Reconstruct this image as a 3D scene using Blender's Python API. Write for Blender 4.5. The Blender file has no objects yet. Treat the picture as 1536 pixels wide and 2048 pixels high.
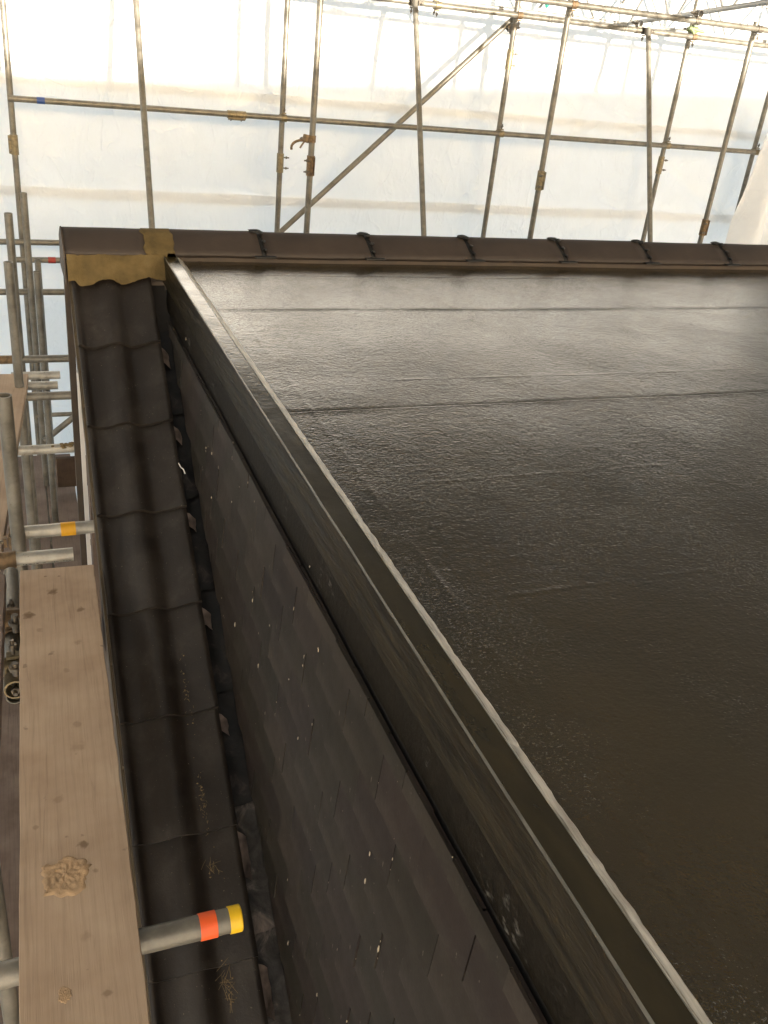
import bpy, bmesh, math, random
from mathutils import Vector, Matrix, noise
rnd = random.Random(7)
SC = bpy.context.scene
COL = SC.collection
R = math.radians

# ------------------------------------------------------------------ camera
cam_d = bpy.data.cameras.new('camera')
cam = bpy.data.objects.new('camera', cam_d); COL.objects.link(cam)
CX = Vector((0.93113, -0.35053, 0.10063)); CDN = Vector((-0.08235, -0.47089, -0.87834)); CF = Vector((0.35527, 0.80956, -0.46733))
m = Matrix((( CX.x, -CDN.x, -CF.x, 0), (CX.y, -CDN.y, -CF.y, 0), (CX.z, -CDN.z, -CF.z, 0), (0, 0, 0, 1)))
cam.matrix_world = m
cam_d.sensor_fit = 'HORIZONTAL'; cam_d.sensor_width = 36.0; cam_d.lens = 36.0 * 1843 / 1536
cam_d.clip_start = 0.05; cam_d.clip_end = 2000
SC.camera = cam

# ------------------------------------------------------------------ sky, sun, exposure
SUN_DIR = Vector((-0.20, 1.0, -0.17)).normalized()      # the way the light travels
el = math.asin(-SUN_DIR.z); az = math.atan2(-SUN_DIR.x, -SUN_DIR.y)
w = bpy.data.worlds.new('World'); SC.world = w; w.use_nodes = True
nt = w.node_tree; nt.nodes.clear()
sky = nt.nodes.new('ShaderNodeTexSky'); sky.sky_type = 'NISHITA'; sky.sun_disc = False
sky.sun_elevation = el; sky.sun_rotation = az; sky.air_density = 1.0; sky.dust_density = 3.5; sky.ozone_density = 0.7
bg = nt.nodes.new('ShaderNodeBackground'); bg.inputs['Strength'].default_value = 0.15
wo = nt.nodes.new('ShaderNodeOutputWorld')
nt.links.new(sky.outputs[0], bg.inputs[0]); nt.links.new(bg.outputs[0], wo.inputs[0])
sd = bpy.data.lights.new('sun', 'SUN'); sd.energy = 3.8; sd.angle = R(1.2); sd.color = (1.0, 0.91, 0.78)
sun = bpy.data.objects.new('sun', sd); COL.objects.link(sun)
sun.rotation_euler = SUN_DIR.to_track_quat('-Z', 'Y').to_euler()
vs = SC.view_settings
vs.view_transform = 'Standard'; vs.look = 'None'; vs.gamma = 1.0; vs.use_curve_mapping = False
vs.exposure = 2.3
SC.cycles.max_bounces = 6; SC.cycles.diffuse_bounces = 4; SC.cycles.glossy_bounces = 3
SC.cycles.transmission_bounces = 4; SC.cycles.use_denoising = True
SC.cycles.sample_clamp_indirect = 8.0

# ------------------------------------------------------------------ material helpers
class MT:
    def __init__(s, name):
        s.m = bpy.data.materials.new(name); s.m.use_nodes = True
        s.n = s.m.node_tree.nodes; s.l = s.m.node_tree.links
        s.n.clear()
        s.out = s.n.new('ShaderNodeOutputMaterial')
        s.tc = s.n.new('ShaderNodeTexCoord')
    def node(s, t, **kw):
        x = s.n.new(t)
        for k, v in kw.items():
            if k.startswith('i_'): x.inputs[k[2:]].default_value = v
            else: setattr(x, k, v)
        return x
    def link(s, a, b): s.l.new(a, b)
    def coord(s, scale=(1, 1, 1), rot=(0, 0, 0), out='Object'):
        mp = s.n.new('ShaderNodeMapping'); mp.inputs['Scale'].default_value = scale; mp.inputs['Rotation'].default_value = rot
        s.link(s.tc.outputs[out], mp.inputs['Vector']); return mp.outputs[0]
    def noise(s, co, scale, detail=4, rough=.55, dist=0):
        x = s.n.new('ShaderNodeTexNoise'); x.inputs['Scale'].default_value = scale; x.inputs['Detail'].default_value = detail
        x.inputs['Roughness'].default_value = rough; x.inputs['Distortion'].default_value = dist
        s.link(co, x.inputs['Vector']); return x.outputs['Fac']
    def ramp(s, fac, stops):
        x = s.n.new('ShaderNodeValToRGB'); e = x.color_ramp.elements
        while len(e) < len(stops): e.new(0.5)
        for q, (p, c) in zip(e, stops):
            q.position = p; q.color = (*c, 1) if len(c) == 3 else c
        s.link(fac, x.inputs[0]); return x.outputs[0]
    def mr(s, fac, a, b, c, d):
        x = s.n.new('ShaderNodeMapRange'); s.link(fac, x.inputs[0])
        for i, v in enumerate((a, b, c, d)): x.inputs[i + 1].default_value = v
        return x.outputs[0]
    def mix(s, fac, a, b, mode='MIX'):
        x = s.n.new('ShaderNodeMix'); x.data_type = 'RGBA'; x.blend_type = mode
        if isinstance(fac, (int, float)): x.inputs[0].default_value = fac
        else: s.link(fac, x.inputs[0])
        for i, v in ((6, a), (7, b)):
            if isinstance(v, tuple): x.inputs[i].default_value = (*v, 1)
            else: s.link(v, x.inputs[i])
        return x.outputs[2]
    def math(s, op, a, b=0.0):
        x = s.n.new('ShaderNodeMath'); x.operation = op
        for i, v in enumerate((a, b)):
            if isinstance(v, (int, float)): x.inputs[i].default_value = v
            else: s.link(v, x.inputs[i])
        return x.outputs[0]
    def bump(s, h, strength=.3, dist=.01, normal=None):
        x = s.n.new('ShaderNodeBump'); x.inputs['Strength'].default_value = strength; x.inputs['Distance'].default_value = dist
        s.link(h, x.inputs['Height'])
        if normal is not None: s.link(normal, x.inputs['Normal'])
        return x.outputs[0]
    def principled(s, color, rough=.5, metallic=0., normal=None, spec=.5, ior=1.5):
        p = s.n.new('ShaderNodeBsdfPrincipled')
        if isinstance(color, tuple): p.inputs['Base Color'].default_value = (*color, 1)
        else: s.link(color, p.inputs['Base Color'])
        if isinstance(rough, (int, float)): p.inputs['Roughness'].default_value = rough
        else: s.link(rough, p.inputs['Roughness'])
        if isinstance(metallic, (int, float)): p.inputs['Metallic'].default_value = metallic
        else: s.link(metallic, p.inputs['Metallic'])
        p.inputs['Specular IOR Level'].default_value = spec; p.inputs['IOR'].default_value = ior
        if normal is not None: s.link(normal, p.inputs['Normal'])
        s.link(p.outputs[0], s.out.inputs[0]); return p

def simple(name, col, rough=.5, metallic=0., var=.25, scale=18, bump=.15, bscale=90, spec=.5):
    t = MT(name); co = t.coord()
    n = t.noise(co, scale, 5)
    dark = tuple(c * (1 - var) for c in col); lite = tuple(min(1, c * (1 + var)) for c in col)
    c = t.ramp(n, [(.3, dark), (.7, lite)])
    nb = t.noise(co, bscale, 4)
    t.principled(c, t.mr(n, .3, .7, max(0.05, rough - .1), min(1, rough + .1)), metallic, t.bump(nb, bump, .004), spec)
    return t.m

M = {}
def build_materials():
    # wet GRP roof topcoat
    t = MT('wet_grp'); co = t.coord()
    st = t.coord((1.0, 1.25, 1))
    warp = t.noise(st, 42, 3, .6, .25)
    fine = t.noise(st, 110, 3, .6, .2)
    big = t.noise(co, 1.6, 3)
    spk = t.noise(t.coord((1, 1.3, 1)), 190, 1)
    patch = t.noise(co, 4.0, 4)
    spk3 = t.math('MULTIPLY', t.mr(spk, .62, .74, 0, 1), t.mr(patch, .46, .66, 0.05, .8))
    h = t.math('ADD', t.math('MULTIPLY', warp, .7), t.math('MULTIPLY', fine, .75))
    h = t.math('ADD', h, t.math('MULTIPLY', spk3, .6))
    swirl = t.noise(co, 9, 5, .65, 2.2)
    c = t.ramp(t.noise(co, 2.2, 5, .6), [(.3, (.0180, .0125, .0040)), (.7, (.0300, .0210, .0068))])
    c = t.mix(t.mr(swirl, .60, .75, 0, .4), c, (.040, .024, .007))
    rgh = t.math('ADD', t.mr(big, .35, .65, .04, .10), t.mr(patch, .4, .65, 0, .06))
    b1 = t.bump(t.noise(co, 3.0, 3), .3, .012)
    t.principled(c, rgh, 0, t.bump(h, 1.0, .0013, b1), .5)
    M['grp'] = t.m
    # smooth wet trim top
    t = MT('wet_grp_trim'); st = t.coord((1, .25, 1)); co = t.coord()
    n1 = t.noise(st, 30, 4, .6, .5); n2 = t.noise(co, 9, 3)
    c = t.ramp(n1, [(.3, (.0160, .0122, .0048)), (.7, (.029, .0220, .0090))])
    t.principled(c, t.mr(n2, .3, .7, .10, .24), 0, t.bump(t.noise(co, 45, 3), .22, .003), .3)
    M['trim'] = t.m
    # pale dusty bevels of the trim (worn, sanded strands)
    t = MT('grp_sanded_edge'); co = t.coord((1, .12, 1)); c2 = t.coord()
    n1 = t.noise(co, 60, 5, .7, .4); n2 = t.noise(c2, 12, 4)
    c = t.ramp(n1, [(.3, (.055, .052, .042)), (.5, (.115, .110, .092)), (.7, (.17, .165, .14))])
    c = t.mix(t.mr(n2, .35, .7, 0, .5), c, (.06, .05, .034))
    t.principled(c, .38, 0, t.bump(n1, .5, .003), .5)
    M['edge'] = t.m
    t = MT('grp_fillet_sheen'); co = t.coord((1, .10, 1)); n1 = t.noise(co, 70, 5, .7, .4); n2 = t.noise(t.coord((1, .5, 1)), 30, 4)
    c = t.ramp(n1, [(.3, (.16, .15, .125)), (.5, (.36, .34, .295)), (.7, (.52, .50, .45))]); c = t.mix(t.mr(n2, .45, .7, 0, .5), c, (.12, .105, .08))  # inner fillet: reflection of the side sheeting put into the pale colour
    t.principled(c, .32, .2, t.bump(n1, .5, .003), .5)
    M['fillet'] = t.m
    # fascia: brown glassfibre with lengthwise dashes
    t = MT('grp_fascia'); st = t.coord((1, .10, 1.0)); co = t.coord()
    n1 = t.noise(st, 55, 4, .7, .6); n2 = t.noise(co, 3, 4)
    c = t.ramp(n1, [(.32, (.0055, .0043, .0022)), (.5, (.0165, .0125, .0062)), (.72, (.034, .0262, .0135))])
    c = t.mix(t.mr(n2, .5, .75, 0, .55), c, (.027, .017, .007))
    t.principled(c, t.mr(n1, .3, .7, .28, .55), 0, t.bump(n1, .8, .004), .22)
    M['fascia'] = t.m
    # dark lower band
    t = MT('band_felt'); co = t.coord()
    n1 = t.noise(co, 60, 5, .7); n2 = t.noise(co, 6, 5, .7)
    c = t.ramp(n1, [(.3, (.0060, .0046, .0030)), (.7, (.0175, .0140, .0095))])
    sm = t.math('MULTIPLY', t.mr(n2, .56, .68, 0, 1), t.mr(t.noise(t.coord((1, .4, 1)), 120, 3), .52, .66, 0, 1))
    c = t.mix(t.math('MULTIPLY', sm, .6), c, (.30, .28, .25))
    t.principled(c, .55, 0, t.bump(n1, .4, .003), .10)
    M['band'] = t.m
    # concrete roof tile
    t = MT('concrete_tile'); co = t.coord(); oi = t.node('ShaderNodeObjectInfo')
    add = t.node('ShaderNodeVectorMath'); add.operation = 'ADD'
    comb = t.node('ShaderNodeCombineXYZ'); t.link(t.math('MULTIPLY', oi.outputs['Random'], 37.0), comb.inputs[0])
    t.link(t.tc.outputs['Object'], add.inputs[0]); t.link(comb.outputs[0], add.inputs[1]); co = add.outputs[0]
    n1 = t.noise(co, 7, 6, .65, .5); n2 = t.noise(co, 60, 5, .7); n3 = t.noise(co, 15, 4, .6)
    c = t.ramp(n1, [(.28, (.0080, .0058, .0045)), (.5, (.0178, .0138, .0110)), (.75, (.046, .0395, .0335))])
    c = t.mix(t.mr(n2, .3, .7, 0, .45), c, (.012, .0085, .006))
    c = t.mix(t.mr(n3, .63, .7, 0, .75), c, (.016, .010, .008))
    sp = t.noise(co, 170, 2)
    c = t.mix(t.mr(sp, .71, .76, 0, .6), c, (.24, .20, .14))
    t.principled(c, t.mr(n1, .3, .7, .36, .55), 0, t.bump(t.math('ADD', n2, t.math('MULTIPLY', sp, .3)), .3, .003), .42)
    M['tile'] = t.m
    # ridge tile
    t = MT('ridge_tile_brown'); co = t.coord(); oi = t.node('ShaderNodeObjectInfo')
    n1 = t.noise(co, 5, 5, .6); n2 = t.noise(co, 70, 4, .7)
    c = t.ramp(n1, [(.3, (.024, .0172, .013)), (.7, (.045, .0325, .0245))])
    c = t.mix(t.mr(n2, .3, .7, 0, .35), c, (.028, .019, .0145))
    c = t.mix(t.math('MULTIPLY', oi.outputs['Random'], .3), c, (.05, .04, .034))
    t.principled(c, .62, 0, t.bump(n2, .25, .003), .4)
    M['ridge'] = t.m
    # slate
    t = MT('fibre_slate'); co = t.coord(); oi = t.node('ShaderNodeObjectInfo')
    n1 = t.noise(co, 6, 5, .6); n2 = t.noise(co, 90, 4, .7)
    base = t.ramp(oi.outputs['Random'], [(0, (.0160, .0116, .0108)), (.3, (.028, .0202, .0178)), (.6, (.0172, .0150, .0108)), (.8, (.0250, .0204, .0158)), (1, (.038, .0290, .0235))])
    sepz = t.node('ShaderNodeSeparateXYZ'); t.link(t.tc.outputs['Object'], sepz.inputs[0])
    course_shading = t.math('MULTIPLY', t.mr(sepz.outputs[2], .0, .045, 1, 0), t.mr(t.noise(co, 20, 4), .35, .65, .1, .8))  # paler foot fading upward: contact shade between courses put into the colour
    c = t.mix(t.mr(n1, .35, .7, 0, .45), base, (.025, .021, .0165))
    c = t.mix(t.math('MULTIPLY', course_shading, .85), c, (.058, .049, .039))
    c = t.mix(t.mr(n2, .35, .65, 0, .3), c, (.016, .012, .0095))
    sp = t.noise(t.coord((1, 1, .45)), 130, 2)
    pt = t.noise(co, 9, 3)
    spm = t.math('MULTIPLY', t.mr(sp, .71, .76, 0, 1), t.mr(pt, .5, .62, 0, 1))
    c = t.mix(t.math('MULTIPLY', spm, .75), c, (.32, .28, .22))
    t.principled(c, t.mr(n1, .3, .7, .5, .68), 0, t.bump(n2, .2, .002), .22)
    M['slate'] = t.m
    # mortar (fresh ochre dye)
    t = MT('ochre_mortar'); co = t.coord()
    n1 = t.noise(co, 14, 5, .6); n2 = t.noise(co, 120, 4, .7)
    c = t.ramp(n1, [(.3, (.060, .041, .014)), (.55, (.105, .073, .026)), (.75, (.135, .100, .044))])
    t.principled(c, .8, 0, t.bump(t.math('ADD', n2, n1), .4, .004), .3)
    M['mortar'] = t.m
    # lead
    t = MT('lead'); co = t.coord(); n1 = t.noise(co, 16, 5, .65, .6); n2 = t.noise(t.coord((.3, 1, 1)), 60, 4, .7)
    c = t.ramp(n1, [(.38, (.003, .003, .003)), (.58, (.012, .0105, .010)), (.74, (.075, .057, .05))])  # near-black: shadow in the upper gutter put into the colour
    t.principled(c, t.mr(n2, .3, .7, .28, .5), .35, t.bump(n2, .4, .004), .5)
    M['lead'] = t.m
    t = MT('lead_lit'); co = t.coord(); n1 = t.noise(co, 14, 5, .65, .6); n2 = t.noise(t.coord((1, .3, 1)), 60, 4, .7)
    c = t.ramp(n1, [(.34, (.010, .009, .008)), (.52, (.045, .040, .037)), (.70, (.19, .155, .135))])  # paler copy for lower courses: light and glints put into the colour
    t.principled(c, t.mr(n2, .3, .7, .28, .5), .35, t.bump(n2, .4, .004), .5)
    M['lead_lit'] = t.m
    t = MT('lead_glint'); co = t.coord(); n2 = t.noise(t.coord((.3, 1, 1)), 90, 4, .7); n1 = t.noise(co, 22, 2)
    c = t.ramp(n1, [(.30, (.055, .046, .042)), (.62, (.23, .185, .165))])  # glint under each tile corner painted as pale lead
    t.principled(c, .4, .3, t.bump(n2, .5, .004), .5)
    M['lead_glint'] = t.m
    # scaffold board
    for nm, cols, stain in (('board', ((.29, .205, .138), (.375, .278, .195), (.44, .34, .245)), 1.0), ('board_old', ((.10, .072, .056), (.155, .115, .094), (.21, .165, .138)), .8), ('board_dark', ((.040, .026, .018), (.07, .046, .031), (.10, .068, .046)), .5)):
        t = MT(nm); co = t.coord()
        g = t.noise(t.coord((5.5, .22, 5.5)), 9, 6, .6, 1.2); f = t.noise(t.coord((12, .3, 12)), 22, 4, .7)
        wv = t.node('ShaderNodeTexWave', wave_type='BANDS', bands_direction='X'); wv.inputs['Scale'].default_value = 14
        wv.inputs['Distortion'].default_value = 9.0; wv.inputs['Detail'].default_value = 2; wv.inputs['Detail Scale'].default_value = .9
        t.link(t.coord((1.1, .12, 1)), wv.inputs['Vector'])
        b = t.noise(co, 3.5, 4, .6)
        c = t.ramp(b, [(.3, cols[0]), (.5, cols[1]), (.72, cols[2])])
        dk = tuple(x * .62 for x in cols[0])
        c = t.mix(t.mr(wv.outputs['Fac'], .7, 1.0, 0, .13), c, dk)
        c = t.mix(t.mr(g, .56, .72, 0, .45), c, dk)
        c = t.mix(t.mr(f, .55, .75, 0, .25), c, dk)
        s1 = t.noise(co, 24, 3, .5)
        c = t.mix(t.mr(s1, .69, .74, 0, .55 * stain), c, tuple(x * .5 for x in cols[0]))
        t.principled(c, .78, 0, t.bump(t.math('ADD', g, f), .25, .003), .25)
        M[nm] = t.m
    # galvanised tube
    for nm, a, b_, ro in (('galv', (.10, .092, .074), (.215, .20, .168), .40), ('galv_bright', (.26, .245, .21), (.46, .44, .39), .34)):
        t = MT(nm); co = t.coord()
        n1 = t.noise(co, 12, 5, .65); n2 = t.noise(co, 80, 4, .7)
        c = t.ramp(n1, [(.3, a), (.7, b_)])
        sp = t.noise(co, 45, 3)
        c = t.mix(t.mr(sp, .64, .72, 0, .5), c, (.10, .08, .055))
        t.principled(c, t.mr(n1, .3, .7, ro - .08, ro + .12), .30, t.bump(n2, .15, .003), .5)
        M[nm] = t.m
    M['rust'] = simple('rusty_coupler', (.16, .105, .055), .6, .35, .5, 40, .4)
    M['coupler'] = simple('zinc_coupler', (.22, .18, .11), .5, .6, .4, 40, .3)
    M['green_coupler'] = simple('green_painted_coupler', (.22, .27, .13), .6, .2, .3, 40, .3)
    M['bolt'] = simple('bolt_steel', (.14, .12, .095), .45, .6, .3, 60, .2)
    M['yellow'] = simple('yellow_tape', (.72, .36, .012), .5, 0, .08, 20, .15)
    M['yellow_cap'] = simple('yellow_plastic_cap', (.75, .47, .01), .4, 0, .06, 20, .05)
    M['orange'] = simple('orange_tape', (.78, .105, .018), .5, 0, .1, 20, .15)
    M['blue'] = simple('blue_tape', (.02, .06, .22), .5, 0, .1, 20, .15)
    M['red'] = simple('red_tape', (.30, .03, .02), .5, 0, .1, 20, .15)
    M['teal'] = simple('teal_plastic', (.05, .45, .35), .4, 0, .1, 20, .05)
    M['ink'] = simple('black_ink', (.02, .02, .02), .6, 0, .1, 20, .0)
    M['rubber'] = simple('black_rubber', (.007, .007, .006), .5, 0, .3, 40, .3)
    M['alu'] = simple('aluminium', (.36, .36, .35), .45, .5, .15, 12, .1)
    M['pvc'] = simple('white_pvc', (.62, .60, .57), .4, 0, .06, 8, .05)
    M['timber'] = simple('brown_timber', (.055, .040, .028), .75, 0, .3, 14, .3)
    M['verge'] = simple('verge_board', (.075, .055, .030), .7, 0, .3, 25, .35)
    M['render'] = simple('wall_render', (.12, .095, .078), .9, 0, .2, 12, .5, 60)
    M['straw'] = simple('dry_straw', (.20, .14, .065), .8, 0, .3, 30, .1)
    M['crumb'] = simple('mortar_crumb', (.40, .34, .25), .9, 0, .25, 40, .3)
    M['mud'] = simple('dried_mud', (.17, .12, .055), .95, 0, .35, 60, .6)
    M['stain'] = simple('brown_stain', (.135, .078, .038), .85, 0, .3, 60, .2)
    M['splat'] = simple('dried_plaster', (.40, .27, .155), .85, 0, .2, 40, .5)
    M['paving'] = simple('pale_paving', (.38, .36, .33), .9, 0, .15, 3, .3, 20)
    M['deck'] = simple('roof_underlay', (.02, .018, .017), .8, 0, .2, 10, .2)
    # translucent scaffold sheeting
    t = MT('white_sheeting'); co = t.coord()
    n1 = t.noise(co, 1.2, 5, .6, .6); n2 = t.noise(t.coord((1, 1, .35)), 7, 5, .65, 1.0)
    cr = t.math('ABSOLUTE', t.math('SUBTRACT', t.noise(t.coord((1, 1, .8), (0, .6, 0)), 2.3, 3, .5, .9), .5)); cr2 = t.math('ABSOLUTE', t.math('SUBTRACT', t.noise(t.coord((1, 1, .5), (0, -.5, 0)), 5.5, 3, .5, .6), .5))
    hh = t.math('ADD', t.mr(cr, 0, .035, .9, 0), t.mr(cr2, 0, .03, .4, 0))
    nb = t.bump(t.math('ADD', t.math('ADD', t.math('MULTIPLY', n1, 1.2), t.math('MULTIPLY', n2, .35)), t.math('MULTIPLY', hh, .13)), .6, .05)
    c = t.ramp(t.noise(co, 2.5, 4), [(.3, (.855, .848, .835)), (.7, (.90, .894, .883))])
    d = t.node('ShaderNodeBsdfDiffuse'); tr = t.node('ShaderNodeBsdfTranslucent')
    t.link(c, d.inputs[0]); t.link(c, tr.inputs[0]); t.link(nb, d.inputs['Normal']); t.link(nb, tr.inputs['Normal'])
    mx = t.node('ShaderNodeMixShader'); mx.inputs[0].default_value = .5
    t.link(d.outputs[0], mx.inputs[1]); t.link(tr.outputs[0], mx.inputs[2])
    gl = t.node('ShaderNodeBsdfGlossy'); gl.inputs['Roughness'].default_value = .35; t.link(nb, gl.inputs['Normal'])
    mg = t.node('ShaderNodeMixShader'); mg.inputs[0].default_value = .04
    t.link(mx.outputs[0], mg.inputs[1]); t.link(gl.outputs[0], mg.inputs[2])
    t.link(mg.outputs[0], t.out.inputs[0])
    M['sheet'] = t.m
    t = MT('roof_sheeting'); co = t.coord(); c = t.ramp(t.noise(co, 1.5, 4), [(.3, (.25, .24, .22)), (.7, (.33, .315, .29))])  # greyed to cut fill light and reflections in the flat roof
    d = t.node('ShaderNodeBsdfDiffuse'); tr = t.node('ShaderNodeBsdfTranslucent'); t.link(c, d.inputs[0]); t.link(c, tr.inputs[0])
    mx = t.node('ShaderNodeMixShader'); mx.inputs[0].default_value = .45; t.link(d.outputs[0], mx.inputs[1]); t.link(tr.outputs[0], mx.inputs[2]); t.link(mx.outputs[0], t.out.inputs[0])
    M['roof_sheet'] = t.m
build_materials()

# ------------------------------------------------------------------ object helpers
def wloc(o):
    v = Vector((0, 0, 0))
    while o is not None:
        v = v + o.location; o = o.parent
    return v

def obj(name, me, mat, parent=None, loc=(0, 0, 0), smooth=False):
    """me in coordinates relative to world point loc"""
    o = bpy.data.objects.new(name, me); COL.objects.link(o)
    if mat is not None and not me.materials: me.materials.append(M[mat] if isinstance(mat, str) else mat)
    o.location = Vector(loc) - (wloc(parent) if parent else Vector((0, 0, 0)))
    o.parent = parent
    if smooth: me.polygons.foreach_set('use_smooth', [True] * len(me.polygons))
    return o

def mesh(name, verts, faces):
    me = bpy.data.meshes.new(name); me.from_pydata([tuple(v) for v in verts], [], faces); me.update()
    bm = bmesh.new(); bm.from_mesh(me); bmesh.ops.recalc_face_normals(bm, faces=bm.faces); bm.to_mesh(me); bm.free()
    return me

def tag(o, label, cat, group=None):
    o['label'] = label; o['category'] = cat
    if group: o['group'] = group
    return o

def empty(name, loc):
    o = bpy.data.objects.new(name, None); COL.objects.link(o); o.location = loc; o.empty_display_size = .1
    return o

class MB:
    """collects shapes into one mesh (coordinates relative to self.o)"""
    def __init__(s, origin=(0, 0, 0)):
        s.v = []; s.f = []; s.o = Vector(origin); s.sm = []
    def add(s, vs, fs, smooth=False):
        k = len(s.v); s.v += [Vector(v) - s.o for v in vs]; s.f += [[i + k for i in f] for f in fs]; s.sm += [smooth] * len(fs)
    def box(s, a, b):
        x0, y0, z0 = a; x1, y1, z1 = b
        s.add([(x0, y0, z0), (x1, y0, z0), (x1, y1, z0), (x0, y1, z0), (x0, y0, z1), (x1, y0, z1), (x1, y1, z1), (x0, y1, z1)],
              [[0, 3, 2, 1], [4, 5, 6, 7], [0, 1, 5, 4], [1, 2, 6, 5], [2, 3, 7, 6], [3, 0, 4, 7]])
    def prism(s, pts, d):
        """pts: polygon in world, d: extrusion vector"""
        n = len(pts); d = Vector(d); p = [Vector(q) for q in pts]
        s.add(p + [q + d for q in p], [list(range(n))[::-1], list(range(n, 2 * n))] + [[i, (i + 1) % n, n + (i + 1) % n, n + i] for i in range(n)])
    def frame(s, p0, p1):
        d = (Vector(p1) - Vector(p0)).normalized()
        a = d.orthogonal().normalized(); b = d.cross(a); return d, a, b
    def cyl(s, p0, p1, r, seg=16, r1=None, inner=None, cap=True):
        p0 = Vector(p0); p1 = Vector(p1); d, a, b = s.frame(p0, p1); r1 = r if r1 is None else r1
        ring = lambda p, q: [p + (a * math.cos(2 * math.pi * i / seg) + b * math.sin(2 * math.pi * i / seg)) * q for i in range(seg)]
        if inner is None:
            vs = ring(p0, r) + ring(p1, r1)
            s.add(vs, [[i, (i + 1) % seg, seg + (i + 1) % seg, seg + i] for i in range(seg)], True)
            if cap: s.add(vs, [list(range(seg))[::-1], list(range(seg, 2 * seg))])
        else:
            vs = ring(p0, r) + ring(p1, r1) + ring(p0, inner) + ring(p1, inner)
            q = lambda i, j: [[k, (k + 1) % seg] for k in range(seg)]
            s.add(vs, [[i, (i + 1) % seg, seg + (i + 1) % seg, seg + i] for i in range(seg)], True)
            s.add(vs, [[2 * seg + (i + 1) % seg, 2 * seg + i, 3 * seg + i, 3 * seg + (i + 1) % seg] for i in range(seg)], True)
            s.add(vs, [[(i + 1) % seg, i, 2 * seg + i, 2 * seg + (i + 1) % seg] for i in range(seg)])
            s.add(vs, [[seg + i, seg + (i + 1) % seg, 3 * seg + (i + 1) % seg, 3 * seg + i] for i in range(seg)])
    def ball(s, c, r, sq=(1, 1, 1), nu=8, nv=6, jit=0):
        c = Vector(c); vs = []; fs = []
        for j in range(nv + 1):
            th = math.pi * j / nv
            for i in range(nu):
                ph = 2 * math.pi * i / nu; k = r * (1 + jit * (rnd.random() - .5))
                vs.append(c + Vector((math.sin(th) * math.cos(ph) * sq[0], math.sin(th) * math.sin(ph) * sq[1], math.cos(th) * sq[2])) * k)
        for j in range(nv):
            for i in range(nu):
                fs.append([j * nu + i, (j + 1) * nu + i, (j + 1) * nu + (i + 1) % nu, j * nu + (i + 1) % nu])
        s.add(vs, fs, True)
    def build(s, name, mat, parent=None):
        me = bpy.data.meshes.new(name); me.from_pydata([tuple(v) for v in s.v], [], s.f)
        me.polygons.foreach_set('use_smooth', s.sm); me.update()
        return obj(name, me, mat, parent, s.o)

# ------------------------------------------------------------------ main dimensions (metres; eye of the photographer at 0,0,0)
GROUND = -6.2
PITCH = R(32.7); TP = math.tan(PITCH)
def z0(y): return -1.8874 + TP * (y - 2.1425)       # plane through the lower edges of the roof tiles
XR = 0.60; ZR = -0.905                               # flat roof level
RIDGE_Y = 3.79

g = MB((0, 0, GROUND)); g.add([(-300, -300, GROUND), (300, -300, GROUND), (300, 300, GROUND), (-300, 300, GROUND)], [[0, 1, 2, 3]])
go = g.build('ground', 'paving'); go['kind'] = 'structure'

# ================================================================== HOUSE
house = empty('house', (2.0, 2.5, GROUND))
tag(house, 'house roof with black flat-roofed dormer, slate cheek and dark interlocking tiles', 'house')

# main roof deck, front strip and rear slope
d = MB((0.34, 2.4, z0(2.4)))
x0, x1 = .205, .56
ya, yb = -.6, RIDGE_Y
d.prism([(x0, ya, z0(ya) - .10), (x1, ya, z0(ya) - .10), (x1, yb, z0(yb) - .10), (x0, yb, z0(yb) - .10)], (0, 0, -.05))
yc = 7.0
d.prism([(x0, yb + .002, z0(yb) - .10), (6.2, yb + .002, z0(yb) - .10), (6.2, yc, z0(yb) - .10 - TP * (yc - yb)), (.62, yc, z0(yb) - .10 - TP * (yc - yb))], (0, 0, -.05))
main_roof = d.build('main_roof', 'deck', house)

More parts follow.
